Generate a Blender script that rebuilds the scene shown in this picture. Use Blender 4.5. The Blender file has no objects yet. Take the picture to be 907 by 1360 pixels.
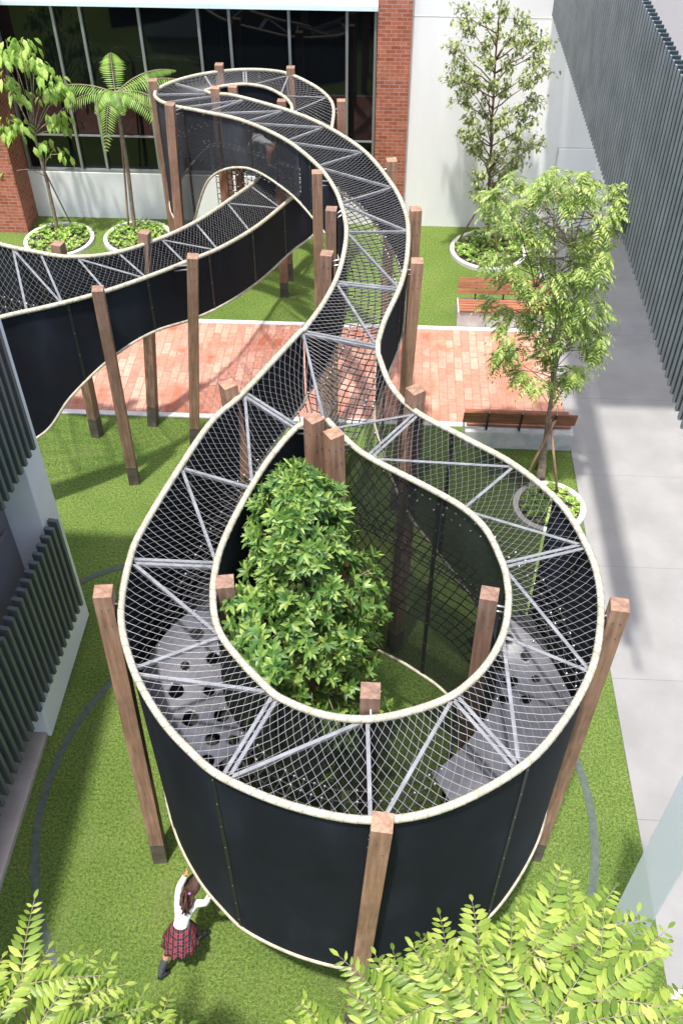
import bpy, math, random
from mathutils import Vector, Matrix, Quaternion
R = math.radians
random.seed(7)
SC = bpy.context.scene
COL = SC.collection

# ------------------------------------------------------------------ camera
HC = 12.0                      # camera height
FPX = 1255.0                   # focal length in photograph pixels (907 wide)
YAW = R(3.0)
cam_d = bpy.data.cameras.new('camera'); cam = bpy.data.objects.new('camera', cam_d); COL.objects.link(cam)
cam.location = (0, 0, HC); cam.rotation_euler = (R(45), 0, YAW)
cam_d.sensor_fit = 'VERTICAL'; cam_d.sensor_height = 36.0; cam_d.lens = FPX / 1360.0 * 36.0
cam_d.clip_start = 0.1; cam_d.clip_end = 800
SC.camera = cam
# ------------------------------------------------------------------ world + sun
to_sun = Vector((-0.10, -0.25, 1.0)).normalized()
w = bpy.data.worlds.new('World'); SC.world = w; w.use_nodes = True
nt = w.node_tree; bg = nt.nodes['Background']
sky = nt.nodes.new('ShaderNodeTexSky'); sky.sky_type = 'NISHITA'; sky.sun_disc = False
sky.sun_elevation = math.asin(to_sun.z); sky.sun_rotation = math.atan2(to_sun.x, to_sun.y)
sky.dust_density = 3.0; sky.ozone_density = 0.6
nt.links.new(sky.outputs[0], bg.inputs[0]); bg.inputs[1].default_value = 0.15
sd = bpy.data.lights.new('sun', 'SUN'); sd.energy = 3.0; sd.angle = R(2.0); sd.color = (1, 0.955, 0.89)
so = bpy.data.objects.new('sun', sd); COL.objects.link(so)
so.rotation_euler = (-to_sun).to_track_quat('-Z', 'Y').to_euler(); so.location = (-5, -5, 40)
SC.view_settings.view_transform = 'Standard'; SC.view_settings.look = 'None'
SC.view_settings.gamma = 1.0; SC.view_settings.exposure = 1.15
SC.view_settings.use_curve_mapping = False

CY, SY = math.cos(YAW), math.sin(YAW)
S45 = math.sqrt(.5)
def W(lat, f, z):              # camera-heading ground frame -> world
    return Vector((lat * CY - f * SY, f * CY + lat * SY, z))
def P(px, py, z):              # photograph measurement at a known height -> world point
    u = px - 453.5; v = py - 680.0
    D = HC - z
    F = D * (FPX - v) / (FPX + v)
    ax = (F + D) * S45
    return W(u / FPX * ax, F, z)
def C3(c):
    return W(*c[1:]) if c[0] == 'w' else P(*c)

# ------------------------------------------------------------------ object helpers
def tag(o, label=None, cat=None, group=None, kind=None):
    if label: o['label'] = label
    if cat: o['category'] = cat
    if group: o['group'] = group
    if kind: o['kind'] = kind
    return o
def empty(name, loc=(0, 0, 0), rz=0):
    o = bpy.data.objects.new(name, None); COL.objects.link(o); o.location = loc; o.rotation_euler = (0, 0, rz)
    o.empty_display_size = .2
    return o
class MB:
    def __init__(s): s.v = []; s.f = []; s.sm = []; s.mi = []
    def add(s, vs, fs, smooth=False):
        n = len(s.v); s.v.extend([tuple(q) for q in vs]); s.f.extend([tuple(i + n for i in f) for f in fs]); s.sm.extend([smooth] * len(fs)); s.mi.extend([0] * len(fs))
    def merge(s, o):                   # another builder's faces as second material
        n = len(s.v); s.v.extend(o.v); s.f.extend([tuple(i + n for i in f) for f in o.f]); s.sm.extend(o.sm); s.mi.extend([1] * len(o.f))
    def box(s, a, b, M=None):
        (x0, y0, z0), (x1, y1, z1) = a, b
        vs = [Vector(q) for q in ((x0,y0,z0),(x1,y0,z0),(x1,y1,z0),(x0,y1,z0),(x0,y0,z1),(x1,y0,z1),(x1,y1,z1),(x0,y1,z1))]
        if M is not None: vs = [M @ q for q in vs]
        s.add(vs, [(0,3,2,1),(4,5,6,7),(0,1,5,4),(1,2,6,5),(2,3,7,6),(3,0,4,7)])
    def tube(s, pts, r, n=8, cap=True, closed=False):
        pts = [Vector(p) for p in pts]; N = len(pts)
        if N < 2: return
        rs = r if isinstance(r, (list, tuple)) else [r] * N
        vs = []; prev = None
        for i, p in enumerate(pts):
            if closed: t = pts[(i+1) % N] - pts[i-1]
            else: t = pts[min(i+1, N-1)] - pts[max(i-1, 0)]
            if t.length < 1e-9: t = Vector((0,0,1))
            t.normalize()
            if prev is None:
                a = Vector((0,0,1)) if abs(t.z) < .9 else Vector((1,0,0))
                u = t.cross(a).normalized()
            else:
                u = prev - t * prev.dot(t)
                if u.length < 1e-6: u = t.cross(Vector((0,0,1)))
                u.normalize()
            prev = u; q = t.cross(u)
            for k in range(n):
                a = 2 * math.pi * k / n
                vs.append(p + (u * math.cos(a) + q * math.sin(a)) * rs[i])
        fs = []
        for i in range(N if closed else N-1):
            j = (i+1) % N
            for k in range(n):
                k2 = (k+1) % n
                fs.append((i*n+k, i*n+k2, j*n+k2, j*n+k))
        if cap and not closed:
            fs.append(tuple(range(n-1, -1, -1))); fs.append(tuple((N-1)*n + k for k in range(n)))
        s.add(vs, fs, n > 4)
    def bar(s, a, b, w_, h_, up=Vector((0,0,1))):
        a = Vector(a); b = Vector(b); t = (b-a).normalized(); u = t.cross(up)
        if u.length < 1e-4: u = t.cross(Vector((1,0,0)))
        u.normalize(); q = u.cross(t)
        vs = [p + u*w_*i/2 + q*h_*j/2 for p in (a, b) for (i, j) in ((-1,-1),(1,-1),(1,1),(-1,1))]
        s.add(vs, [(0,1,2,3),(7,6,5,4),(0,4,5,1),(1,5,6,2),(2,6,7,3),(3,7,4,0)])
    def ball(s, c, r, n=6, m=4):
        c = Vector(c); rr = r if isinstance(r, (tuple, list)) else (r, r, r)
        vs = []; fs = []
        for i in range(m+1):
            th = math.pi * i / m
            for k in range(n):
                ph = 2*math.pi*k/n
                vs.append(c + Vector((rr[0]*math.sin(th)*math.cos(ph), rr[1]*math.sin(th)*math.sin(ph), rr[2]*math.cos(th))))
        for i in range(m):
            for k in range(n):
                k2 = (k+1) % n
                fs.append((i*n+k, (i+1)*n+k, (i+1)*n+k2, i*n+k2))
        s.add(vs, fs, True)
    def build(s, name, mat, parent=None, bevel=0):
        me = bpy.data.meshes.new(name); me.from_pydata(s.v, [], s.f); me.validate(); me.update()
        if len(me.polygons) == len(s.sm): me.polygons.foreach_set('use_smooth', s.sm)
        for m_ in (mat if isinstance(mat, (list, tuple)) else [mat]): me.materials.append(m_)
        if len(me.polygons) == len(s.mi): me.polygons.foreach_set('material_index', s.mi)
        o = bpy.data.objects.new(name, me); COL.objects.link(o)
        if parent: o.parent = parent
        if bevel:
            b = o.modifiers.new('bevel', 'BEVEL'); b.width = bevel; b.segments = 2; b.limit_method = 'ANGLE'
        return o

# ------------------------------------------------------------------ materials
def mat(name, col, rough=.6, metal=0, spec=.5, alpha=None):
    m = bpy.data.materials.new(name); m.use_nodes = True
    b = m.node_tree.nodes['Principled BSDF']
    b.inputs['Base Color'].default_value = (*col, 1); b.inputs['Roughness'].default_value = rough
    b.inputs['Metallic'].default_value = metal; b.inputs['Specular IOR Level'].default_value = spec
    return m
def N(m, t, **k):
    n = m.node_tree.nodes.new(t)
    for a, b in k.items(): setattr(n, a, b)
    return n
def L(m, a, b): m.node_tree.links.new(a, b)
def BS(m): return m.node_tree.nodes['Principled BSDF']
def ramp(m, fac, stops):
    r = N(m, 'ShaderNodeValToRGB'); e = r.color_ramp.elements
    while len(e) < len(stops): e.new(.5)
    for i, (p, c) in enumerate(stops): e[i].position = p; e[i].color = (*c, 1)
    L(m, fac, r.inputs[0]); return r
def noise(m, scale, detail=4, rough=.55, vec=None, stretch=None):
    n = N(m, 'ShaderNodeTexNoise'); n.inputs['Scale'].default_value = scale; n.inputs['Detail'].default_value = detail; n.inputs['Roughness'].default_value = rough
    tc = N(m, 'ShaderNodeTexCoord'); src = tc.outputs['Object']
    if stretch:
        mp = N(m, 'ShaderNodeMapping'); mp.inputs['Scale'].default_value = stretch; L(m, src, mp.inputs[0]); src = mp.outputs[0]
    L(m, src, n.inputs['Vector']); return n
def mixc(m, fac, a, b, mode='MIX'):
    x = N(m, 'ShaderNodeMix', data_type='RGBA', blend_type=mode)
    for s_, v in ((0, fac), (6, a), (7, b)):
        if hasattr(v, 'links') or hasattr(v, 'is_linked'): L(m, v, x.inputs[s_])
        elif isinstance(v, tuple): x.inputs[s_].default_value = (*v, 1)
        else: x.inputs[s_].default_value = v
    return x.outputs[2]
def bump(m, h, st=.3, dist=.02):
    b = N(m, 'ShaderNodeBump'); b.inputs['Strength'].default_value = st; b.inputs['Distance'].default_value = dist
    L(m, h, b.inputs['Height']); L(m, b.outputs[0], BS(m).inputs['Normal'])
def noisy(name, c1, c2, scale=4, rough=.7, bst=.15, bscale=60, spec=.3, stretch=None, metal=0, detail=5):
    m = mat(name, c1, rough, metal, spec)
    n = noise(m, scale, detail, .6, stretch=stretch)
    r = ramp(m, n.outputs[0], [(.35, c1), (.65, c2)]); L(m, r.outputs[0], BS(m).inputs['Base Color'])
    n2 = noise(m, bscale, 3, stretch=stretch); bump(m, n2.outputs[0], bst)
    return m

def m_grass():
    m = mat('turf', (.1,.2,.04), .9, 0, .1)
    a = noise(m, 70, 3, .75); b = noise(m, 26, 3, .7); c = noise(m, .7, 4, .6)
    ra = ramp(m, a.outputs[0], [(.28, (.055,.10,.022)), (.5, (.138,.215,.050)), (.72, (.30,.39,.13))])
    rb = ramp(m, b.outputs[0], [(.35, (.45,.5,.4)), (.62, (1.2,1.15,1.1))])
    x = mixc(m, 1.0, ra.outputs[0], rb.outputs[0], 'MULTIPLY')
    rc = ramp(m, c.outputs[0], [(.3, (.72,.80,.70)), (.7, (1.16,1.10,1.12))])
    x = mixc(m, 1.0, x, rc.outputs[0], 'MULTIPLY')
    d = noise(m, 1.7, 6, .7); rd = ramp(m, d.outputs[0], [(.54, (0,0,0)), (.72, (.5,.5,.5))])
    x = mixc(m, rd.outputs[0], x, (.17,.19,.075))
    L(m, x, BS(m).inputs['Base Color']); bump(m, a.outputs[0], .9, .03); return m
def m_brick(name, c1, c2, mortar, bw, bh, ms, rot=None, plane='XY', stain=None):
    m = mat(name, c1, .8, 0, .25)
    tc = N(m, 'ShaderNodeTexCoord'); sp = N(m, 'ShaderNodeSeparateXYZ'); cb = N(m, 'ShaderNodeCombineXYZ')
    L(m, tc.outputs['Object'], sp.inputs[0])
    if plane == 'YX': L(m, sp.outputs[1], cb.inputs[0]); L(m, sp.outputs[0], cb.inputs[1])
    else:
        ad = N(m, 'ShaderNodeMath', operation='ADD'); L(m, sp.outputs[0], ad.inputs[0]); L(m, sp.outputs[1], ad.inputs[1])
        L(m, ad.outputs[0], cb.inputs[0]); L(m, sp.outputs[2], cb.inputs[1])
    br = N(m, 'ShaderNodeTexBrick'); L(m, cb.outputs[0], br.inputs[0])
    br.inputs['Color1'].default_value = (*c1, 1); br.inputs['Color2'].default_value = (*c2, 1); br.inputs['Mortar'].default_value = (*mortar, 1)
    br.inputs['Scale'].default_value = 1; br.inputs['Brick Width'].default_value = bw; br.inputs['Row Height'].default_value = bh
    br.inputs['Mortar Size'].default_value = ms; br.inputs['Mortar Smooth'].default_value = .3; br.inputs['Bias'].default_value = -.1
    x = br.outputs[0]
    n = noise(m, 9, 4); r = ramp(m, n.outputs[0], [(.3, (.8,.8,.8)), (.7, (1.12,1.1,1.1))]); x = mixc(m, 1.0, x, r.outputs[0], 'MULTIPLY')
    if stain:
        # individual darker red pavers gathered in patches: a second brick draw with strong contrast, limited by a slow noise
        b2 = N(m, 'ShaderNodeTexBrick'); L(m, cb.outputs[0], b2.inputs[0])
        b2.inputs['Color1'].default_value = (0,0,0,1); b2.inputs['Color2'].default_value = (1,1,1,1); b2.inputs['Mortar'].default_value = (0,0,0,1)
        b2.inputs['Scale'].default_value = 1; b2.inputs['Brick Width'].default_value = bw; b2.inputs['Row Height'].default_value = bh; b2.inputs['Mortar Size'].default_value = ms
        n2 = noise(m, .9, 3, .6); r2 = ramp(m, n2.outputs[0], [(.46, (0,0,0)), (.60, (1,1,1))])
        g = N(m, 'ShaderNodeMath', operation='MULTIPLY'); L(m, b2.outputs[0], g.inputs[0]); L(m, r2.outputs[0], g.inputs[1])
        g2 = N(m, 'ShaderNodeMath', operation='MULTIPLY'); L(m, g.outputs[0], g2.inputs[0]); g2.inputs[1].default_value = 1.0; g2.use_clamp = True
        x = mixc(m, g2.outputs[0], x, stain)
    L(m, x, BS(m).inputs['Base Color']); bump(m, br.outputs['Fac'], -.4, .01); return m
def m_leaf(name, c1, c2, c3, trans=.3, rough=.42):
    m = mat(name, c1, rough, 0, .4)
    g = N(m, 'ShaderNodeNewGeometry')
    r = ramp(m, g.outputs['Random Per Island'], [(0, c1), (.55, c2), (1, c3)])
    L(m, r.outputs[0], BS(m).inputs['Base Color'])
    t = N(m, 'ShaderNodeBsdfTranslucent'); mx = N(m, 'ShaderNodeMixShader'); mx.inputs[0].default_value = trans
    hs = N(m, 'ShaderNodeHueSaturation'); hs.inputs['Value'].default_value = 1.5; L(m, r.outputs[0], hs.inputs['Color']); L(m, hs.outputs[0], t.inputs[0])
    out = m.node_tree.nodes['Material Output']
    L(m, BS(m).outputs[0], mx.inputs[1]); L(m, t.outputs[0], mx.inputs[2]); L(m, mx.outputs[0], out.inputs[0]); return m
def m_wood(name, c1, c2, along=2):
    st = [14, 14, 14]; st[along] = .9
    m = mat(name, c1, .65, 0, .3)
    n = noise(m, 1.6, 6, .65, stretch=tuple(st)); n3 = noise(m, 2.2, 3)
    r = ramp(m, n.outputs[0], [(.3, c1), (.55, c2), (.75, tuple(min(1, q*1.5) for q in c2))])
    r3 = ramp(m, n3.outputs[0], [(.3, (.75,.75,.75)), (.7, (1.15,1.15,1.15))])
    oi = N(m, 'ShaderNodeObjectInfo'); r4 = ramp(m, oi.outputs['Random'], [(0, (.78,.80,.84)), (1, (1.18,1.12,1.06))])
    L(m, mixc(m, 1.0, mixc(m, 1.0, r.outputs[0], r3.outputs[0], 'MULTIPLY'), r4.outputs[0], 'MULTIPLY'), BS(m).inputs['Base Color']); bump(m, n.outputs[0], .3, .01); return m
def m_screen(name, col, open_):
    m = mat(name, col, .8, 0, .2)
    tc = N(m, 'ShaderNodeTexCoord')
    n = noise(m, 1.3, 4, stretch=(1, 1, .5)); r = ramp(m, n.outputs[0], [(.3, tuple(q*.6 for q in col)), (.55, col), (.78, tuple(q*2.1 for q in col))])
    L(m, r.outputs[0], BS(m).inputs['Base Color'])
    tr = N(m, 'ShaderNodeBsdfTransparent'); mx = N(m, 'ShaderNodeMixShader'); mx.inputs[0].default_value = open_
    out = m.node_tree.nodes['Material Output']
    L(m, BS(m).outputs[0], mx.inputs[1]); L(m, tr.outputs[0], mx.inputs[2]); L(m, mx.outputs[0], out.inputs[0])
    wv = N(m, 'ShaderNodeTexVoronoi'); wv.inputs['Scale'].default_value = 60; L(m, tc.outputs['Object'], wv.inputs['Vector'])
    bump(m, wv.outputs[0], .25, .004)
    return m
M = {}
M['grass'] = m_grass()
M['paver'] = m_brick('clay_paver', (.42,.19,.135), (.56,.325,.245), (.24,.15,.12), .42, .17, .010, plane='YX', stain=(.33,.09,.045))
M['redbrick'] = m_brick('red_brick', (.30,.085,.045), (.44,.15,.085), (.36,.26,.22), .23, .085, .009, plane='XZ')
M['concrete'] = noisy('path_concrete', (.205,.203,.20), (.245,.243,.24), 1.1, .85, .06, 80)
M['kerb'] = noisy('kerb_concrete', (.52,.51,.49), (.62,.61,.59), 3, .8)
M['bench_conc'] = noisy('bench_concrete', (.36,.35,.34), (.52,.51,.49), 3, .8)
M['ledge'] = noisy('ledge_render', (.33,.28,.25), (.45,.40,.36), 1.4, .85)
M['white'] = noisy('white_wall_paint', (.72,.73,.73), (.84,.84,.835), .9, .7, .04, 40, stretch=(1,1,.16))
M['offwhite'] = noisy('grey_white_paint', (.74,.75,.76), (.80,.81,.82), .7, .7, .04, 40)
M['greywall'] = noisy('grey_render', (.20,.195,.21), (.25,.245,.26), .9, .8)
M['fascia'] = noisy('pale_blue_fascia', (.60,.74,.76), (.68,.80,.82), 1, .5)
M['fin'] = noisy('dark_fin_metal', (.085,.10,.108), (.105,.12,.128), 2, .34, .03, 60, spec=.5)
M['mullion'] = mat('mullion_metal', (.32,.35,.36), .35, .6)
M['glass'] = mat('dark_window_glass', (.004,.005,.006), .03, 0, .5); BS(M['glass']).inputs['IOR'].default_value = 1.42
M['post'] = m_wood('stained_post_timber', (.185,.105,.070), (.31,.19,.13))
M['foot'] = noisy('weathered_post_foot', (.075,.062,.05), (.13,.11,.09), 6, .7)
M['slat'] = m_wood('bench_slat_timber', (.14,.05,.028), (.28,.115,.065), 0)
M['rail'] = noisy('cream_rail_wrap', (.33,.305,.23), (.48,.45,.35), 9, .55, .3, 120, detail=3)
M['wire'] = mat('steel_net_wire', (.24,.24,.24), .5, .2)
M['brace'] = noisy('galvanised_brace', (.17,.175,.185), (.26,.265,.275), 6, .5, .05, 60, metal=.2)
M['screen'] = m_screen('black_mesh_screen', (.010,.013,.020), .0015)
M['innerscreen'] = m_screen('open_mesh_screen', (.014,.018,.018), .20)
M['loopscreen'] = m_screen('grey_mesh_screen', (.030,.033,.040), .13)
M['seam'] = mat('black_seam_bar', (.012,.012,.014), .5)
M['rope'] = noisy('black_rope', (.016,.016,.018), (.035,.035,.038), 30, .7)
M['knot'] = mat('silver_rope_clamp', (.62,.63,.65), .3, .8)
M['sheet'] = noisy('grey_floor_sheet', (.065,.068,.082), (.10,.103,.12), 2.2, .42, .05, 10, spec=.5)
M['steel'] = mat('bolt_steel', (.5,.5,.5), .35, .9)
M['line'] = noisy('grey_rubber_edging', (.06,.08,.065), (.09,.11,.09), 12, .85)
M['deck'] = noisy('dark_drain_cover', (.06,.055,.055), (.1,.09,.09), 8, .7)
M['bark'] = noisy('pale_bark', (.17,.13,.10), (.30,.24,.19), 14, .85, .5, 60)
M['barkd'] = noisy('brown_bark', (.13,.075,.05), (.23,.14,.10), 14, .85, .5, 60)
M['stake'] = m_wood('stake_timber', (.18,.11,.07), (.32,.21,.14))
M['leaf_bush'] = m_leaf('glossy_shrub_leaf', (.042,.11,.022), (.105,.205,.040), (.29,.40,.09), .24)
M['leaf_fore'] = m_leaf('bright_pinnate_leaf', (.10,.17,.025), (.235,.33,.05), (.40,.46,.10), .32)
M['leaf_mid'] = m_leaf('pinnate_tree_leaf', (.11,.19,.04), (.26,.36,.08), (.47,.53,.18), .32)
M['leaf_tall'] = m_leaf('small_tree_leaf', (.12,.17,.05), (.25,.31,.10), (.42,.46,.20), .32)
M['leaf_drop'] = m_leaf('broad_light_leaf', (.16,.30,.05), (.29,.44,.09), (.42,.55,.14), .35)
M['leaf_fern'] = m_leaf('fern_leaflet', (.12,.24,.04), (.20,.34,.06), (.32,.46,.11), .35)
M['leaf_cover'] = m_leaf('ground_cover_leaf', (.10,.22,.035), (.25,.40,.07), (.46,.56,.15), .3)
M['frost'] = None

# ------------------------------------------------------------------ setting
def sheet(name, x0, y0, x1, y1, z, m):
    b = MB(); b.add([(x0,y0,z),(x1,y0,z),(x1,y1,z),(x0,y1,z)], [(0,1,2,3)]); return b.build(name, m)
tag(sheet('lawn', -120, -80, 120, 120, 0, M['grass']), kind='structure')
PX = 3.67
tag(sheet('brick_path', -14, 14.6, PX, 17.8, .008, M['paver']), kind='structure')
b = MB(); b.box((-14,14.47,-.05),(PX,14.597,.03)); b.box((-14,17.803,-.05),(PX,17.93,.03))
tag(b.build('path_kerb', M['kerb'], bevel=.008), kind='structure')
b = MB()
ys = [4.15, 6.3, 8.6, 10.9, 13.2, 15.5, 17.8, 20.1, 22.48]
xs = [PX, 5.95, 8.3, 10.6, 12.9, 15.2]
b.box((PX, 4.15, -.1), (15.2, 22.5, .006))
for i in range(len(ys)-1):
    for j in range(len(xs)-1):
        b.box((xs[j]+.002, ys[i]+.002, .005), (xs[j+1]-.002, ys[i+1]-.002, .02))
tag(b.build('concrete_pavement', M['concrete']), kind='structure')
b = MB(); b.box((PX, 4.03, -.1), (15.2, 4.146, .03)); tag(b.build('pavement_kerb', M['kerb'], bevel=.006), kind='structure')
b = MB()
for k in range(40): b.box((PX+.05, 3.98-.1*(k+1)+.006, -.05), (15.2, 3.98-.1*k, .012))
tag(b.build('drain_deck', M['deck']), kind='structure')
# edging line set in the lawn
def ribbon(c, r, a0, a1, wd, z, n=90):
    vs = []; fs = []
    for i in range(n+1):
        a = a0 + (a1-a0)*i/n
        for q in (r-wd/2, r+wd/2): vs.append(W(c[0]+q*math.cos(a), c[1]+q*math.sin(a), z))
    for i in range(n): fs.append((2*i, 2*i+1, 2*i+3, 2*i+2))
    return vs, fs
b = MB(); b.add(*ribbon((-.35,6.3), 3.75, R(138), R(395), .11, .006))
b.add(*ribbon((-3.0,8.6), 2.2, R(75), R(150), .10, .010, 30))
tag(b.build('lawn_edging', M['line']), kind='structure')

# ---- building at the back
BY = 22.5
bb = empty('glazed_building', (0, BY, 0)); tag(bb, 'white building with tall dark glass windows and red brick piers behind the lawn', 'building')
def part(b, name, m, par, bevel=0, loc=None):
    o = b.build(name, m, par, bevel)
    if par is not None: o.matrix_parent_inverse = Matrix.Translation(-Vector(par.location))
    return o
b = MB(); b.box((-16, BY, -.2), (-.37, BY+.5, 1.22)); part(b, 'base_wall', M['white'], bb, .006)
b = MB(); b.box((-16, BY+.02, 1.223), (-.37, BY+.30, 1.27)); part(b, 'window_sill', M['mullion'], bb)
b = MB(); b.box((-9.10, BY+.16, 1.27), (-.372, BY+.2, 5.1)); part(b, 'window_glass', M['glass'], bb)
for x in (-9.04,-7.7,-7.06,-5.74,-4.4,-3.7,-2.36,-1.06,-.42):
    b = MB(); b.box((x-.03, BY+.06, 1.272), (x+.03, BY+.158, 5.098)); part(b, 'mullion', M['mullion'], bb)
b = MB(); b.box((-9.07, BY+.10, 2.10), (-.39, BY+.155, 2.13)); part(b, 'transom', M['mullion'], bb)
b = MB(); b.box((-16, BY-.05, 5.1), (-.372, BY+.5, 5.2)); part(b, 'fascia', M['fascia'], bb)
b = MB(); b.box((-16, BY+.0, 5.203), (-.372, BY+.6, 9)); part(b, 'upper_wall', M['white'], bb)
b = MB(); b.box((-.37, BY-.12, -.1), (.38, BY+.5, 9)); part(b, 'brick_pier', M['redbrick'], bb, .004)
b = MB(); b.box((-10.2, 21.6, -.1), (-9.1, BY+.5, 9)); part(b, 'brick_pier', M['redbrick'], bb, .004)
b = MB(); b.box((.38, BY, -.1), (16, BY+.5, 9))
part(b, 'plain_wall', M['white'], bb)
b = MB()
b.box((.38, BY-.004, 5.0), (16, BY+.01, 5.012))
part(b, 'wall_joint', M['kerb'], bb)
dx = 4.05
b = MB(); b.box((dx, BY-.022, 0), (dx+.95, BY-.001, 2.1)); part(b, 'service_door', M['offwhite'], bb, .003)
b = MB(); b.box((dx-.03, BY-.010, 0), (dx-.012, BY-.001, 2.13)); b.box((dx-.03, BY-.010, 2.13), (dx+.98, BY-.001, 2.148)); part(b, 'door_gap', M['kerb'], bb)

# ---- louvred building at right
lb = empty('louvre_building', (3.4, 15, 0)); tag(lb, 'upper storey screened by a long row of dark vertical louvre fins above the pale pavement', 'building')
b = MB(); e_ = MB(); y = 7.95
M['findark'] = noisy('louvre_blade', (.028,.040,.046), (.04,.052,.058), 2, .4)
M['finlit'] = noisy('louvre_painted_lit_edge', (.15,.17,.178), (.21,.23,.24), 2, .4)  # pale edge against darker blade: light on the fins put into the colour
while y < BY-.03:
    b.box((3.42, y, 5.1), (3.53, y+.04, 7.75)); e_.box((3.40, y-.004, 5.098), (3.419, y+.044, 7.752)); y += .158  # thin front boxes added to carry the painted lit edge
b.merge(e_); part(b, 'louvre_fins', [M['findark'], M['finlit']], lb)
b = MB()
for z in (5.35, 7.3): b.box((3.534, 7.4, z), (3.60, BY-.01, z+.06))
part(b, 'support_rail', M['fin'], lb)
cm = mat('translucent_canopy', (.30,.29,.31), .7)
ct_ = N(cm, 'ShaderNodeBsdfTranslucent'); ct_.inputs[0].default_value = (.9,.9,.9,1); cx_ = N(cm, 'ShaderNodeMixShader'); cx_.inputs[0].default_value = .6
L(cm, BS(cm).outputs[0], cx_.inputs[1]); L(cm, ct_.outputs[0], cx_.inputs[2]); L(cm, cx_.outputs[0], cm.node_tree.nodes['Material Output'].inputs[0])
b = MB(); b.add([(3.62,13.4,7.38),(11.5,13.4,7.38),(11.5,BY-.01,7.38),(3.62,BY-.01,7.38)], [(0,1,2,3)]); part(b, 'roof_canopy', cm, lb)
b = MB(); b.box((3.62, 16.0, 7.402), (11.5, 16.01, 7.406)); b.box((3.62, 19.5, 7.402), (11.5, 19.51, 7.406)); part(b, 'roof_joint', M['offwhite'], lb)
b = MB(); b.box((11.5, 3, 0), (11.9, BY-.01, 9)); part(b, 'rear_wall', M['white'], lb)

# ---- left building
eb = empty('fin_screened_building', (-4.6, 6, 0)); tag(eb, 'pale rendered building with angled groups of dark vertical fins beside the lawn', 'building')
b = MB()
b.box((-5.1, 8.85, 0), (-4.58, 9.43, 7)); part(b, 'end_wall', M['offwhite'], eb, .01)
b = MB(); b.box((-9, 9.0, 0), (-5.102, 9.43, 7)); part(b, 'side_wall', M['offwhite'], eb)
b = MB(); b.box((-4.92, 7.17, 0), (-4.58, 8.847, .62)); part(b, 'low_wall', M['offwhite'], eb, .01)
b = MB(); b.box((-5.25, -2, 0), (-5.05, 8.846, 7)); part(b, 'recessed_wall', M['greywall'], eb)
b = MB(); b.box((-5.048, -2, -.05), (-4.63, 7.166, .10)); part(b, 'ledge', M['ledge'], eb, .01)
b = MB(); b.tube([(-4.98, 8.3, 5.4), (-4.98, 8.3, 3.0), (-4.98, 8.3, 2.86), (-4.98, 8.6, 2.8)], .03, 8); part(b, 'drain_pipe', M['greywall'], eb)
for (z0, z1) in ((.8, 2.63), (3.95, 6.9)):
    b = MB(); 
    for k in range(52):
        y = 8.98 - k*.158
        if y < .8: break
        x = -4.42 - .055*(8.98-y)
        Mx = Matrix.Translation((x, y, 0)) @ Matrix.Rotation(R(-8), 4, 'Z')
        b.box((-.14, -.028, z0), (0, .028, z1), Mx)
    part(b, 'fin_group', M['fin'], eb)
    b = MB()
    for z in (z0+.25, z1-.25): b.bar((-4.60, 9.0, z), (-5.02, .8, z), .05, .05)
    part(b, 'fin_rail', M['fin'], eb)
b = MB(); b.box((-9, -2, 7.003), (-4.56, 9.45, 7.15)); part(b, 'roof', M['offwhite'], eb)

# ---- frosted glass screen at bottom right
fm = mat('frosted_glass', (.70,.76,.80), .12, 0, .6)
tr = N(fm, 'ShaderNodeBsdfTransparent'); tr.inputs[0].default_value = (.93,.96,.98,1); mx = N(fm, 'ShaderNodeMixShader'); mx.inputs[0].default_value = .42
L(fm, BS(fm).outputs[0], mx.inputs[1]); L(fm, tr.outputs[0], mx.inputs[2]); L(fm, mx.outputs[0], fm.node_tree.nodes['Material Output'].inputs[0])
g0 = P(792, 1258, 0); g1 = P(822, 1300, 0)
gs = empty('glass_screen', g0); tag(gs, 'tall frosted glass panel standing at the corner of the pavement', 'screen')
d = (g1-g0).normalized(); n_ = Vector((-d.y, d.x, 0))*.012
b = MB(); vs = [g0-n_, g1-n_, g1+n_, g0+n_]; b.add([q+Vector((0,0,.03)) for q in vs]+[q+Vector((0,0,6.2)) for q in vs], [(0,3,2,1),(4,5,6,7),(0,1,5,4),(1,2,6,5),(2,3,7,6),(3,0,4,7)])
part(b, 'glass_pane', fm, gs)
b = MB(); b.bar(g0+Vector((0,0,.014)), g1+Vector((0,0,.014)), .06, .028); part(b, 'floor_channel', M['steel'], gs)

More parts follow.
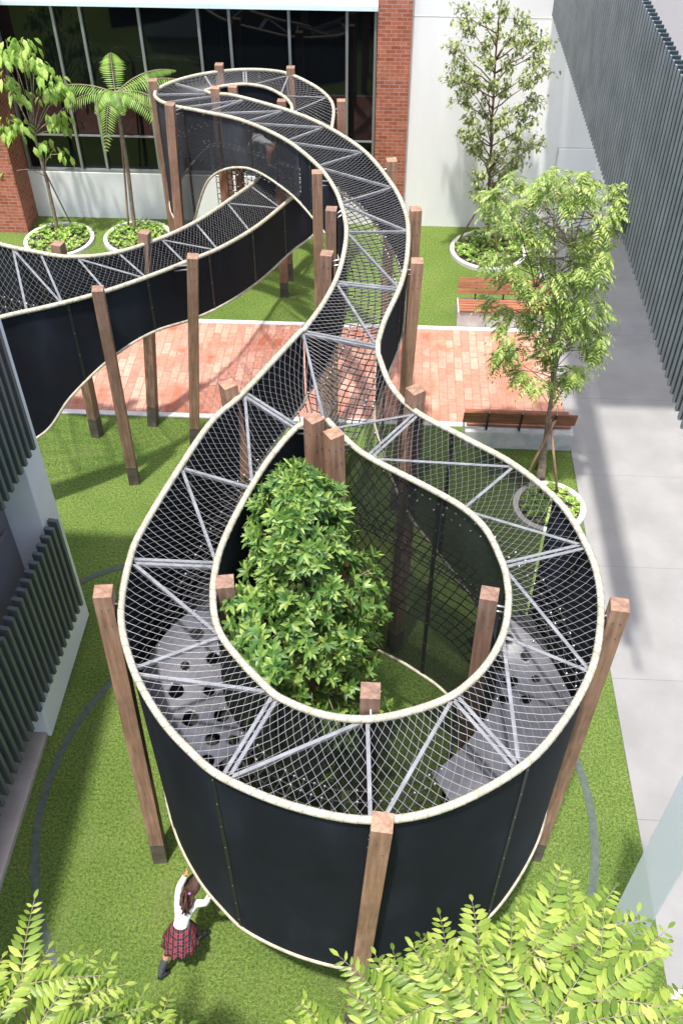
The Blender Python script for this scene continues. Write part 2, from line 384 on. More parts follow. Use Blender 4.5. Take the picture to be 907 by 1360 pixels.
# ------------------------------------------------------------------ benches
def bench(y0, flip, label):
    x0, x1 = 1.62, 3.66
    t = empty('bench', ((x0+x1)/2, y0, 0), math.pi if flip else 0); tag(t, label, 'bench', 'benches facing each other across the brick path')
    hw = (x1-x0)/2
    # local: +y is the sitter's back
    b = MB(); b.box((-hw, -.30, 0), (hw, .30, .40)); b.build('concrete_base', M['bench_conc'], t, .012)
    b = MB()
    for k in range(5): b.box((-hw+.03, -.33+k*.098, .425), (hw-.03, -.33+k*.098+.08, .46))
    b.build('seat', M['slat'], t, .006)
    b = MB()
    Mx = Matrix.Translation((0, .20, .56)) @ Matrix.Rotation(R(-20), 4, 'X')
    for k in range(3): b.box((-hw-.0, -.016, k*.125), (hw+.06, .016, k*.125+.11), Mx)
    b.build('backrest', M['slat'], t, .006)
    for x in (-.62, 0, .62):
        b = MB(); b.bar((x, .21, .40), (x, .225, .60), .035, .03, Vector((0,1,0))); b.bar((x, .222, .58), (x, .35, .93), .035, .02, Vector((0,1,0)))
        b.bar((x, -.3, .412), (x, .24, .412), .035, .02)
        b.build('bracket', M['seam'], t)
        b = MB(); b.ball((x, .345, .915), .02, 6, 4); b.build('bolt_cap', M['steel'], t)
bench(14.16, True, 'slatted timber bench on a concrete plinth with its back to the climbing ring')
bench(18.24, False, 'slatted timber bench on the far side of the brick path, partly behind the tree')

# ------------------------------------------------------------------ climbing tunnel
ct = empty('climbing_tunnel', (0, 0, 0)); tag(ct, 'looping raised tunnel of black mesh walls, cream rails and wire net roof on timber posts', 'play structure')
def cr(a, b_, c, d_, t):
    return .5*((2*b_) + (c-a)*t + (2*a-5*b_+4*c-d_)*t*t + (3*b_-a-3*c+d_)*t**3)
def spl(pts, u):               # pts list, u in [0, n-1]
    n = len(pts); i = min(int(u), n-2); t = u-i
    a = pts[i-1] if i > 0 else pts[i]*2-pts[i+1]
    d_ = pts[i+2] if i+2 < n else pts[n-1]*2-pts[n-2]
    return cr(a, pts[i], pts[i+1], d_, t)
class Strip:
    def __init__(s, prs, lb_, rb_):
        s.Lc = [C3(p[0]) for p in prs]; s.Rc = [C3(p[1]) for p in prs]; s.lb = lb_; s.rb = rb_; s.n = len(prs)
        # smooth controls once
        s.us = []; u = 0; s.len = 0
    def Lp(s, u): return spl(s.Lc, u)
    def Rp(s, u): return spl(s.Rc, u)
    def Lb(s, u): return spl(s.lb, u)
    def Rb(s, u): return spl(s.rb, u)
    def at(s, u, t):
        a = s.Lp(u); b_ = s.Rp(u); return a.lerp(b_, t)
    def stations(s, step, u0=0, u1=None, side=None):
        u1 = s.n-1 if u1 is None else u1
        out = [u0]; acc = 0; du = .01; u = u0; prev = s.at(u, .5) if side is None else (s.Lp(u) if side == 'L' else s.Rp(u))
        while u + du <= u1+1e-9:
            u += du; q = s.at(u, .5) if side is None else (s.Lp(u) if side == 'L' else s.Rp(u))
            acc += (q-prev).length; prev = q
            if acc >= step: out.append(u); acc -= step
        return out
zr = 4.85
ring_px = [((402,437),(430,556)),((325,520),(397,566)),((283,558),(362,604)),((241,618),(335,645)),((192,698),(304,703)),((173,742),(288,747)),
 ((161,815),(283,795)),((176,885),(291,838)),((210,949),(320,878)),((252,997),(350,909)),((297,1033),(374,928)),((390,1071),(428,949)),
 ((492,1089),(488,955)),((590,1073),(548,944)),((690,1020),(603,922)),((745,962),(644,885)),((785,890),(668,842)),((797,825),(675,800)),
 ((794,770),(673,772)),((777,722),(667,748)),((742,667),(646,705)),((682,617),(614,674)),((618,582),(563,645)),((553,547),(488,606)),((519,512),(456,580)),((501,468),(434,557))]
ringZ = [4.8,4.82,4.84]+[zr]*20+[4.84,4.82,4.8]
ring = Strip([((*a, z),(*b_, z)) for ((a, b_), z) in zip(ring_px, ringZ)],
 [3.6,3.4,3.0,2.6,2.2,1.9,1.6,1.55,1.55,1.55,1.55,1.55,1.55,1.55,1.55,1.55,1.55,1.55,1.55,1.6,1.8,2.1,2.6,3.1,3.5,3.6],
 [3.6,3.0,2.2,1.7]+[1.5]*20+[2.4,3.6])
neck_c = [((404,438,4.8),(501,457,4.8)),((428,405,4.8),(511,425,4.8)),((446,372,4.8),(531,381,4.8)),((456,340,4.8),(540,345,4.8)),((460,305,4.75),(542,304,4.75)),
 ((454,275,4.7),(537,278,4.7)),((443,248,4.65),(521,246,4.65)),((420,218,4.6),(486,203,4.6)),((378,185,4.55),(439,171,4.55)),((322,160,4.45),(392,150,4.5)),
 ((269,148,4.4),(339,134,4.45)),((233,141,4.38),(306,126,4.4)),((213,134,4.36),(285,124.5,4.38)),((206,126,4.35),(274,121.5,4.36)),((211,118,4.33),(275,119.5,4.34)),
 ((232,108,4.3),(284,117.5,4.3)),((272,98,4.25),(300,114,4.26)),((325,92.5,4.2),(326,112,4.22)),((375,96,4.1),(352,116,4.14)),((410,110,4.0),(372,125,4.05)),
 ((434,127,3.9),(384,135,3.95)),((443,145,3.8),(388,147,3.85)),
 (('w',-.22,19.7,3.6),('w',-1.12,19.75,3.6)),(('w',-.30,18.8,3.42),('w',-1.25,19.3,3.42)),(('w',-.58,18.0,3.3),('w',-1.5,18.8,3.3)),
 ((385,265,3.2),(341,239,3.2)),((342,300,3.38),(310,262,3.38)),((295,328,3.6),(265,292,3.6)),((247,348,3.75),(215,316,3.75)),((190,370,3.9),(152,336,3.9)),
 ((130,390,4.0),(92,341,4.0)),((65,407,4.05),(40,333,4.05)),((15,418,4.05),(0,324,4.05)),((-60,437,4.05),(-60,305,4.05)),((-150,455,4.05),(-140,280,4.05))]
def zoff(lst, d): return [C3(q).z - d for q in lst]
nl = zoff([p[0] for p in neck_c], 1.12); nr = zoff([p[1] for p in neck_c], 1.12)
for i, z in {8:3.55, 9:3.50, 10:3.0, 11:1.7, 12:1.75, 13:1.9, 14:2.0, 15:2.3, 16:2.7, 17:2.9}.items(): nl[i] = z
for i, dz in {29:1.03, 30:1.22, 31:1.72, 32:2.3, 33:2.5, 34:2.5}.items(): nl[i] = neck_c[i][0][2]-dz; nr[i] = neck_c[i][1][2]-dz*.8
neck = Strip(neck_c, nl, nr)
junc = Strip([((404,438,4.8),(501,457,4.8)), ((418,497,4.8),(468,508,4.8)), ((431,556,4.8),(433,556.5,4.8))], [3.6]*3, [3.6]*3)

# rails
def rail(pts, r, name):
    b = MB(); b.tube(pts, r, 10); return b.build(name, M['rail'], ct)
def pts_of(S, fn, zfn=None, step=.05, u0=0, u1=None):
    out = []
    for u in S.stations(step, u0, u1, fn):
        p = S.Lp(u) if fn == 'L' else S.Rp(u)
        if zfn: p = Vector((p.x, p.y, zfn(u)))
        out.append(p)
    return out
rr = .036
rail(pts_of(neck, 'L')[::-1] + pts_of(ring, 'L')[1:] + pts_of(neck, 'R')[1:], rr, 'top_rail')
rail(pts_of(ring, 'R'), rr, 'top_rail')
rail(pts_of(neck, 'L', neck.Lb)[::-1] + pts_of(ring, 'L', ring.Lb)[1:] + pts_of(neck, 'R', neck.Rb)[1:], .026, 'bottom_rail')
rail(pts_of(ring, 'R', ring.Rb), .026, 'bottom_rail')
M['cord'] = mat('grey_cord', (.20,.19,.16), .7)
# lacing cord wound round the top rails
def lacing(pts, r):
    b = MB(); out = []; prev = None; k = 0
    for i in range(len(pts)-1):
        a, c = pts[i], pts[i+1]; t = (c-a).normalized(); u = t.cross(Vector((0,0,1))).normalized(); q = u.cross(t)
        for m_ in range(4):
            th = 2*math.pi*(k/9.0); k += 1
            out.append(a.lerp(c, m_/4) + (u*math.cos(th)+q*math.sin(th))*r)
    b.tube(out, .0022, 3, False); return b.build('lacing_cord', M['cord'], ct)
lacing(pts_of(neck, 'L')[::-1] + pts_of(ring, 'L')[1:] + pts_of(neck, 'R')[1:], rr+.003)
lacing(pts_of(ring, 'R'), rr+.003)
# mesh walls
def wall(S, side, name, m, u0=0, u1=None, seam=1.45):
    us = S.stations(.06, u0, u1, side); vs = []; fs = []
    K = 6
    for u in us:
        p = S.Lp(u) if side == 'L' else S.Rp(u); zb = S.Lb(u) if side == 'L' else S.Rb(u)
        for k in range(K+1):
            vs.append((p.x, p.y, (p.z-.02)*(1-k/K) + (zb+.015)*k/K))
    for i in range(len(us)-1):
        for k in range(K):
            a = i*(K+1)+k; fs.append((a, a+1, a+K+2, a+K+1))
    b = MB(); b.add(vs, fs, True); b.build(name, m, ct)
    for u in S.stations(seam, u0, u1, side)[1:]:
        p = S.Lp(u) if side == 'L' else S.Rp(u); q = S.Lp(u+.02) if side == 'L' else S.Rp(u+.02) if u+.02 < S.n-1 else p
        zb = S.Lb(u) if side == 'L' else S.Rb(u)
        t = (q-p); t.z = 0
        if t.length < 1e-6: continue
        t.normalize(); nn = t.cross(Vector((0,0,1)))
        b = MB(); b.bar(Vector((p.x,p.y,p.z-.03)), Vector((p.x,p.y,zb+.02)), .05, .014, nn)
        kb = MB(); zz = p.z-.15
        while zz > zb+.1:
            for sg in (-1, 1): kb.ball(Vector((p.x,p.y,zz))+nn*.008*sg, .007, 5, 3)
            zz -= .42
        b.merge(kb); b.build('panel_joint', [M['seam'], M['steel']], ct)
wall(ring, 'L', 'mesh_wall', M['screen'], 0, 20.2)
wall(ring, 'L', 'mesh_wall', M['innerscreen'], 20.2, 25)
wall(ring, 'R', 'mesh_wall', M['screen'], 0, 6.5)
wall(ring, 'R', 'mesh_wall', M['innerscreen'], 6.5, 24.0)
wall(neck, 'L', 'mesh_wall', M['screen'], 0, 7.6)
wall(neck, 'L', 'mesh_wall', M['loopscreen'], 7.6, 13.2, .85)
wall(neck, 'L', 'mesh_wall', M['screen'], 13.2, None)
wall(neck, 'R', 'mesh_wall', M['screen'])

# wire roof net: diamonds, long way across the tunnel
def roofnet(S, u0, u1, name, da=.044, dc=.072, r=.0019, sag=.045, mat_=None, z_of=None, n_side=3):
    us = S.stations(da, u0, u1)
    W0 = sum((S.Lp(u)-S.Rp(u)).length for u in us)/len(us)
    nc = max(2, int(round(W0/dc)))
    if nc % 2: nc += 1
    b = MB()
    def node(i, j):
        t = j/nc; u = us[i]; p = S.at(u, t); s = 4*t*(1-t)
        jit = .004
        return Vector((p.x+random.uniform(-jit,jit), p.y+random.uniform(-jit,jit), p.z - sag*s + .01))
    nodes = {}
    for i in range(len(us)):
        for j in range(nc+1):
            if (i+j) % 2 == 0: nodes[(i,j)] = node(i,j)
    for (i,j), p in nodes.items():
        for dj in (-1, 1):
            q = nodes.get((i+1, j+dj))
            if q is not None:
                b.tube([p, q], r, n_side, False)
    return b.build(name, mat_ or M['wire'], ct)
roofnet(ring, 0, 25, 'roof_net')
roofnet(neck, 0, 32.5, 'roof_net')
roofnet(junc, 0, 2, 'roof_net')

# braces
def brace(S, ul, ur, double=False):
    a = S.Lp(ul); c = S.Rp(ur); dz = Vector((0,0,-.035))
    t = (c-a).normalized(); s_ = t.cross(Vector((0,0,1)))
    offs = (-.028, .028) if double else (0,)
    for o in offs:
        b = MB(); p, q = a+dz+s_*o, c+dz+s_*o
        b.bar(p, q, .034, .008); b.bar(p+s_*.015+Vector((0,0,-.018)), q+s_*.015+Vector((0,0,-.018)), .006, .032); b.build('brace', M['brace'], ct)
for (l, r_, d2) in ((0,0,0),(1,1,1),(1,3,0),(3,3,0),(3,5,0),(5,5,1),(5,7.1,0),(7,7.1,0),(7.1,9.3,0),(10,9.7,1),(10,11.9,0),(12,12,0),(12.15,14,0),(14,14,1),
                   (14,16,0),(16,16,0),(16,19,0),(19,19,1),(19,21,0),(21,21,0),(21,23,0),(23,23,1),(23,24.6,0)):
    brace(ring, l, r_, d2)
for (l, r_, d2) in ((0,0,1),(2,0,0),(2,2,1),(4,2,0),(4,4,0),(5.3,4,0),(5.3,6,0),(7,6,0),(7,7.1,0),(8,7.1,0),(8,8.2,0),(9,8.2,0),(9,9.3,0),(10,9.3,0),(10,10.4,0),(11,10.4,0),
                   (12,12,0),(13.4,13,0),(15,14,0),(16,15,0),(17,17,1),(18.2,17,0),(18.2,19,0),(20,19,0),(20,21,0)):
    brace(neck, l, r_, d2)
u = 25.3; k = 0
while u < 32.6:
    brace(neck, u, u, False) if k % 2 == 0 else None
    brace(neck, u, u+.9, False) if k % 2 == 0 else brace(neck, u, u-.0, False)
    u += .9; k += 1

# rope floors
def floor_net(S, u0, u1, dz, name, pitch=.135, t0=.03, t1=.97, r=.0085, knots=True, skip=None, dzf=None):
    us = S.stations(pitch, u0, u1); b = MB(); kb = MB()
    nc = 8
    grid = []
    for i, u in enumerate(us):
        row = []
        for j in range(nc+1):
            t = t0 + (t1-t0)*j/nc; p = S.at(u, t); d_ = dz if dzf is None else dzf(u)
            row.append(Vector((p.x+random.uniform(-.008,.008), p.y+random.uniform(-.008,.008), p.z-d_-.05*4*t*(1-t))))
        grid.append(row)
    def ok(i, j):
        return skip is None or not skip(us[i], (t0 + (t1-t0)*j/nc))
    for i in range(len(us)):
        for j in range(nc+1):
            if not ok(i, j): continue
            if j < nc and ok(i, j+1): b.tube([grid[i][j], grid[i][j+1]], r, 5, False)
            if i+1 < len(us) and ok(i+1, j): b.tube([grid[i][j], grid[i+1][j]], r, 5, False)
            b.ball(grid[i][j], .017, 5, 3)
            if knots and j in (0, 1, nc-1, nc) and random.random() < .75: kb.ball(grid[i][j]+Vector((0,0,.012)), .016, 6, 4)
    b.merge(kb); b.build(name, [M['rope'], M['knot']], ct)
# left sheet occupies t>tl(u); right sheet likewise
def tl(u):     # outer edge of the sheets, t measured outer(0) -> inner(1)
    if 3.6 <= u <= 8.25: return max(.04, .95 - (u-3.6)*.42)
    if 13.6 <= u <= 19.9: return max(.04, .95 - (19.9-u)*.30)
    return 2
floor_net(ring, 0, 25, 1.22, 'floor_net', skip=lambda u, t: t > tl(u)-.02)
floor_net(ring, 8, 25, 2.3, 'lower_net', knots=False, pitch=.16)
floor_net(neck, 0, 33.5, 1.05, 'floor_net')
floor_net(junc, 0, 1.7, 1.1, 'floor_net', knots=False)
def added_dark_sheet(u0, u1, dz):  # black sheet added under the ring floor to darken its holes and interior
    us = ring.stations(.1, u0, u1); vs = []
    for u in us:
        for k in range(7):
            p = ring.at(u, .03+.94*k/6); vs.append((p.x, p.y, p.z-dz-.06*math.sin(k*math.pi/6)))
    b = MB(); b.add(vs, [(i*7+k, i*7+k+1, i*7+k+8, i*7+k+7) for i in range(len(us)-1) for k in range(6)], True); b.build('added_dark_sheet', M['seam'], ct)
added_dark_sheet(1.0, 8.2, 2.0); added_dark_sheet(9.0, 20.3, 2.0)
def sheet_panel(S, u0, u1, holes, dz=1.19):
    du = .05
    st = S.stations(.02, u0, u1); K = 56
    vs = []; idx = {}; b = MB()
    hp = [(S.at(hu, ht).to_2d(), hr) for (hu, ht, hr) in holes]
    for i, u in enumerate(st):
        t0 = tl(u)
        for k in range(K+1):
            t = t0 + (.97-t0)*k/K; p = S.at(u, t)
            z = p.z - dz + .10*math.sin((u-u0)*1.3) + .05*math.sin(t*3.1)
            q = Vector((p.x, p.y, z))
            for (c, hr) in hp:
                d_ = (q.to_2d()-c).length
                if abs(d_-hr) < .014 and d_ > 1e-4:
                    e = c + (q.to_2d()-c).normalized()*hr; q.x, q.y = e.x, e.y
            vs.append(q)
    fs = []
    for i in range(len(st)-1):
        for k in range(K):
            a = i*(K+1)+k; f = (a, a+1, a+K+2, a+K+1)
            c0 = sum((vs[q].to_2d() for q in f), Vector((0,0)))/4
            if any((c0-c).length < hr-.001 for (c, hr) in hp): continue
            fs.append(f)
    b.add(vs, fs, True)
    bb_ = MB()
    for i in range(6, len(st), 22):
        u = st[i]
        for t in (tl(u)+.04, .93):
            p = S.at(u, min(t, .95)); bb_.ball((p.x, p.y, p.z-dz+.10*math.sin((u-u0)*1.3)+.05*math.sin(t*3.1)+.01), .016, 6, 4)
    b.merge(bb_); b.build('floor_sheet', [M['sheet'], M['knot']], ct)
sheet_panel(ring, 3.65, 8.25, [(4.5,.80,.055),(5.2,.66,.075),(5.75,.88,.07),(5.85,.55,.05),(6.3,.42,.08),(6.45,.80,.06),(6.95,.50,.085),(7.15,.86,.08),(7.45,.26,.055),(7.6,.62,.08),(8.0,.40,.09),(7.9,.80,.065)])
sheet_panel(ring, 13.6, 19.9, [(18.6,.80,.05),(17.9,.62,.055),(17.6,.90,.07),(17.2,.50,.05),(17.0,.80,.08),(16.5,.60,.06),(16.3,.86,.06)])
# rope curtain in the arch under the upper loop
b = MB(); kb = MB()
us = neck.stations(.14, 9.2, 13.4, 'R'); rows = 12
for i, u in enumerate(us):
    p = neck.Rp(u)
    for k in range(rows):
        a = Vector((p.x, p.y, 3.35-k*.13))
        if k+1 < rows: b.tube([a, a-Vector((0,0,.13))], .009, 5, False)
        if i+1 < len(us):
            q = neck.Rp(us[i+1]); b.tube([a, Vector((q.x, q.y, a.z))], .009, 5, False)
        if (i+k) % 2 == 0: kb.ball(a, .02, 6, 4)
b.merge(kb); b.build('rope_curtain', [M['rope'], M['knot']], ct)

# timber posts
def post(top, base=None, yaw=0, wd=.175, dirpt=None):
    T = P(*top)
    if base is None: B = Vector((T.x, T.y, 0))
    elif base[0] == 'd': B = Vector((T.x+base[1], T.y+base[2], 0))
    else: B = P(base[0], base[1], 0)
    v = T-B; h = v.length
    q = Vector((0,0,1)).rotation_difference(v.normalized())
    o = MB(); o.box((-wd/2,-wd/2,.46), (wd/2,wd/2,h))
    c = MB()
    for zz in (h-.18, h-.40):
        for sx in (-.035, .035):
            for (ax, ay) in ((0,-1),(1,0),(-1,0)):
                c.ball((ax*(wd/2+.001)+ (sx if ax == 0 else 0), ay*(wd/2+.001)+(sx if ay == 0 else 0), zz), .009, 6, 3)
    o.merge(c); ob = o.build('post', [M['post'], M['seam']], ct, .006)
    ob.rotation_mode = 'QUATERNION'; ob.location = B; ob.rotation_quaternion = q @ Quaternion((0,0,1), R(yaw))
    f = MB(); f.box((-wd/2-.004,-wd/2-.004,-.05), (wd/2+.004,wd/2+.004,.46)); f.build('post_foot', M['foot'], ob, .006)
    # bracket to nearest rail point
    best = None
    for S in (ring, neck):
        for side in ('L', 'R'):
            u = 0
            while u < S.n-1:
                p = S.Lp(u) if side == 'L' else S.Rp(u)
                d_ = (p.to_2d()-T.to_2d()).length + abs(p.z-T.z)*.3
                if best is None or d_ < best[0]: best = (d_, p)
                u += .08
    if best and best[0] < .6:
        k = MB(); p = best[1]; a = T - v.normalized()*.16
        k.tube([a, p], .014, 6); k.ball(p, .03, 6, 4)
        a2 = T - v.normalized()*.24; k.tube([a2, p-Vector((0,0,.08))], .014, 6)
        k.build('bracket', M['steel'], ct)
post((137,785,5.08), (214,1138), 8); post((823,803,5.05), ('d',-.1,-.1), -6); post((508,1092,4.95), (468,1352), -4)
post((492,917,5.05), None, 0); post((650,788,5.02), ('d',.06,0), -10); post((299,772,4.9), ('d',-.02,0), 10)
post((417,555,5.12), ('d',0,-.1), 40); post((443,575,5.12), ('d',.12,0), 35); post((303,510,5.0), ('d',.25,-.1), 35); post((552,517,5.08), ('d',-.05,0), 38)
post((554,346,4.98), ('d',-.12,0), 2); post((552,277,4.92), None, 8); post((520,212,4.8), None, 10)
post((421,228,4.85), None, 4); post((440,277,4.72), None, -4); post((434,336,4.9), ('d',-.05,0), -8)
post((256,340,4.15), (259,588), 5); post((130,383,4.2), (179,640), 10); post((192,308,4.0), (204,563), -8); post((77,323,4.1), (130,578), -14)
post((372,236,3.15), (378,392), 0)
post((291,85,4.38), None, 0); post((386,89,4.22), None, 0); post((453,133,4.0), None, 4); post((286,116,4.5), None, 0); post((309,114,4.5), None, 0); post((374,133,4.2), None, 0)
post((203,106,4.55), None, 12); post((226,138,4.6), ('d',-.22,0), -4)

# ------------------------------------------------------------------ foliage helpers
def rv(): 
    while True:
        v = Vector((random.uniform(-1,1), random.uniform(-1,1), random.uniform(-1,1)))
        if .05 < v.length < 1: return v.normalized()
def leaf(b, p, d, up, ln, wd, droop=.25):
    d = d.normalized(); s = d.cross(up)
    if s.length < 1e-3: s = d.cross(Vector((1,0,0)))
    s.normalize(); n = s.cross(d).normalized()
    m1 = p + d*ln*.35 - n*ln*.02; m2 = p + d*ln*.72 - n*ln*droop*.4; e = p + d*ln - n*ln*droop
    vs = [p, m1+s*wd*.5+n*wd*.10, m1, m1-s*wd*.5+n*wd*.10, m2+s*wd*.38+n*wd*.08, m2, m2-s*wd*.38+n*wd*.08, e]
    b.add(vs, [(0,2,1),(0,3,2),(1,2,5,4),(2,3,6,5),(4,5,7),(5,6,7)], False)
def rosette(b, c, up, n, ln, wd, spread=.9):
    a0 = random.random()*6.28; ux = up.cross(Vector((.3,.2,1))); 
    if ux.length < .05: ux = up.cross(Vector((1,0,0)))
    ux.normalize(); uy = up.cross(ux)
    for k in range(n):
        a = a0 + 2*math.pi*k/n + random.uniform(-.25,.25); sp = spread*random.uniform(.6,1.15)
        d = (ux*math.cos(a)+uy*math.sin(a))*sp + up*random.uniform(.35,.8)
        leaf(b, c, d, up, ln*random.uniform(.7,1.15), wd*random.uniform(.8,1.1), .2)
def pinnate(b, tb, p, d, up, ln, pairs, ll, lw, droop=.35, stem=.0035):
    d = d.normalized(); s = d.cross(up)
    if s.length < 1e-3: s = d.cross(Vector((1,0,0)))
    s.normalize(); n = s.cross(d).normalized(); pts = []
    for k in range(pairs+2):
        t = k/(pairs+1); pts.append(p + d*ln*t - n*ln*droop*t*t)
    if tb is not None: tb.tube(pts, stem, 3, False)
    for k in range(1, pairs+1):
        t = k/(pairs+1); q = pts[k]; tg = (pts[k+1]-pts[k-1]).normalized(); sz = (.65+.6*math.sin(math.pi*min(1, t*.95+.12)))*random.uniform(.85,1.1)
        for sg in (-1, 1):
            ld = (s*sg + tg*random.uniform(.45,.7) - n*random.uniform(0,.2)).normalized()
            leaf(b, q, ld, n, ll*sz, lw*sz, .18)
    leaf(b, pts[-1], tg, n, ll*.9, lw*.9, .2)
def limb(tb, pts, r0, r1, seg=5, wob=.0, n=7):
    pts = [Vector(p) for p in pts]; out = []
    N_ = (len(pts)-1)*seg
    for i in range(N_+1):
        q = spl(pts, i/seg); out.append(q + (rv()*wob if 0 < i < N_ else Vector((0,0,0))))
    tb.tube(out, [r0+(r1-r0)*i/N_ for i in range(N_+1)], n); return out

# ---- planters
def planter(c, r, label, cover=True):
    t = empty('planting_ring', (c.x, c.y, 0)); tag(t, label, 'planter', 'white ringed planting beds under the small trees')
    b = MB(); n = 56; vs = []; fs = []
    for i in range(n):
        a = 2*math.pi*i/n
        for (q, z) in ((r-.05,-.03),(r-.05,.09),(r+.05,.09),(r+.05,-.03)): vs.append((q*math.cos(a), q*math.sin(a), z))
    for i in range(n):
        j = (i+1) % n
        for k in range(3): fs.append((4*i+k, 4*j+k, 4*j+k+1, 4*i+k+1))
    b.add(vs, fs); b.build('kerb_ring', M['kerb'], t, .006)
    b = MB(); b.add([((r-.04)*math.cos(2*math.pi*i/40), (r-.04)*math.sin(2*math.pi*i/40), .03) for i in range(40)], [tuple(range(40))]); b.build('soil', M['foot'], t)
    b = MB()
    for k in range(int(420*r*r)+60):
        a = random.random()*6.28; q = (r-.07)*math.sqrt(random.random()); h = .06+.13*random.random()
        rosette(b, Vector((q*math.cos(a), q*math.sin(a), h)), (Vector((0,0,1))+rv()*.35).normalized(), 5, .075, .04)
    o = b.build('ground_cover', M['leaf_cover'], t); o['kind'] = 'stuff'
pl = [(P(80,321,0), .82, 'round white kerbed bed under the broad leaved sapling by the left brick pier'),
      (P(184,318,0), .80, 'round white kerbed bed under the tree fern'),
      (P(648,335,0), .90, 'white kerbed bed at the foot of the tall slender tree'),
      (P(728,676,0), .60, 'white kerbed bed under the propped tree between ring and pavement')]
for c, r, l in pl: planter(c, r, l)

# ---- tree fern
tb_ = P(180,310,0); hub = P(153,126,3.5); hub = Vector((tb_.x+ (hub.x-tb_.x)*.9, tb_.y, 3.5))
t = empty('tree_fern', tb_); tag(t, 'tree fern with a slim trunk and spreading feathery fronds in front of the dark windows', 'tree')
def rel(o, loc): o.location = -Vector(loc); return o
b = MB(); limb(b, [tb_, tb_.lerp(hub,.5)+Vector((.04,0,0)), hub], .055, .04, 8, .004); rel(b.build('trunk', M['bark'], t), tb_)
b = MB(); limb(b, [tb_+Vector((-.18,.1,0)), tb_.lerp(hub,.55)+Vector((-.05,.05,0)), tb_.lerp(hub,.95)], .028, .02, 6, .004); rel(b.build('support_stake', M['stake'], t), tb_)
def frond(b, tb, p, d, ln, rise, fall):
    pts = []; n = 32
    for k in range(n+1):
        s_ = k/n; pts.append(p + d*ln*s_ + Vector((0,0, rise*s_ - fall*s_*s_)))
    tb.tube(pts, [.014*(1-.7*k/n) for k in range(n+1)], 4, False)
    for k in range(2, n):
        s_ = k/n; tg = (pts[k+1]-pts[k-1]).normalized(); sd_ = tg.cross(Vector((0,0,1))).normalized()
        w_ = .30*math.sin(math.pi*(s_**.75))**.8 + .03
        nn = sd_.cross(tg)
        for sg in (-1, 1):
            dd = (sd_*sg + tg*.35 - Vector((0,0,.25))).normalized()
            q = pts[k]; 
            leaf(b, q, dd, nn, w_*random.uniform(.85,1.1), .030, .25)
b = MB(); tb = MB()
for (a, ln, ri, fa) in ((178,1.9,.75,.8),(200,1.85,.55,1.2),(262,1.35,.5,1.5),(325,1.5,.6,1.2),(348,1.7,.7,1.3),(14,1.95,.95,.8),(32,1.7,1.1,.8),(100,1.2,1.5,.9),(235,.8,.7,1.0),(290,.8,.7,1.0)):
    d = Vector((math.cos(R(a)), math.sin(R(a))*.75, 0)); frond(b, tb, hub, d, ln*.92, ri, fa)
rel(b.build('fronds', M['leaf_fern'], t), tb_); rel(tb.build('frond_stems', M['bark'], t), tb_)

# ---- broad leaved sapling at left
b0 = P(78,310,0); t = empty('sapling', b0); tag(t, 'thin sapling with clumps of broad drooping light green leaves beside the left brick pier', 'tree')
Fb = 22.0
def onF(px, py, F):            # point of the given forward distance seen at a pixel
    v = py-680; th = math.pi/4 + math.atan(v/FPX); D = F*math.tan(th); ax = (F+D)*S45
    return W((px-453.5)/FPX*ax, F, HC-D)
fork = onF(46,178,21.9)
tb = MB(); limb(tb, [b0, b0.lerp(fork,.5)+Vector((.03,0,0)), fork], .05, .035, 8, .006)
b = MB()
cl = [(90,110),(170,190),(60,150),(10,150),(270,290),(310,330),(20,270),(95,345),(230,330),(50,470),(5,500),(95,500),(265,450),(310,480),(290,630),(262,590),(50,720),(182,600),(125,100),(200,230),(35,110)]
for (cx, cy) in cl:
    F = 21.9 + random.uniform(-.45,.4); c = onF(cx/3.628, 30+cy/3.628, F)
    limb(tb, [fork if cy < 560 else b0.lerp(fork, .6), (fork.lerp(c,.55) if cy < 560 else b0.lerp(fork,.7).lerp(c,.5)) + rv()*.08, c], .014, .006, 4, .01, 5)
    for k in range(20 if cy < 560 else 7):
        p = c + Vector((random.uniform(-.2,.2), random.uniform(-.2,.2), random.uniform(-.14,.16)))
        d = (p-c)*1.6 + Vector((random.uniform(-.4,.4), random.uniform(-.4,.4), -.55)); leaf(b, p, d, Vector((0,-.3,1)), random.uniform(.2,.31), random.uniform(.09,.13), .3)
limb(tb, [b0+Vector((.35,.2,0)), b0.lerp(fork,.7)], .02, .018, 4, 0, 6)
rel(tb.build('trunk', M['bark'], t), b0); rel(b.build('crown', M['leaf_drop'], t), b0)

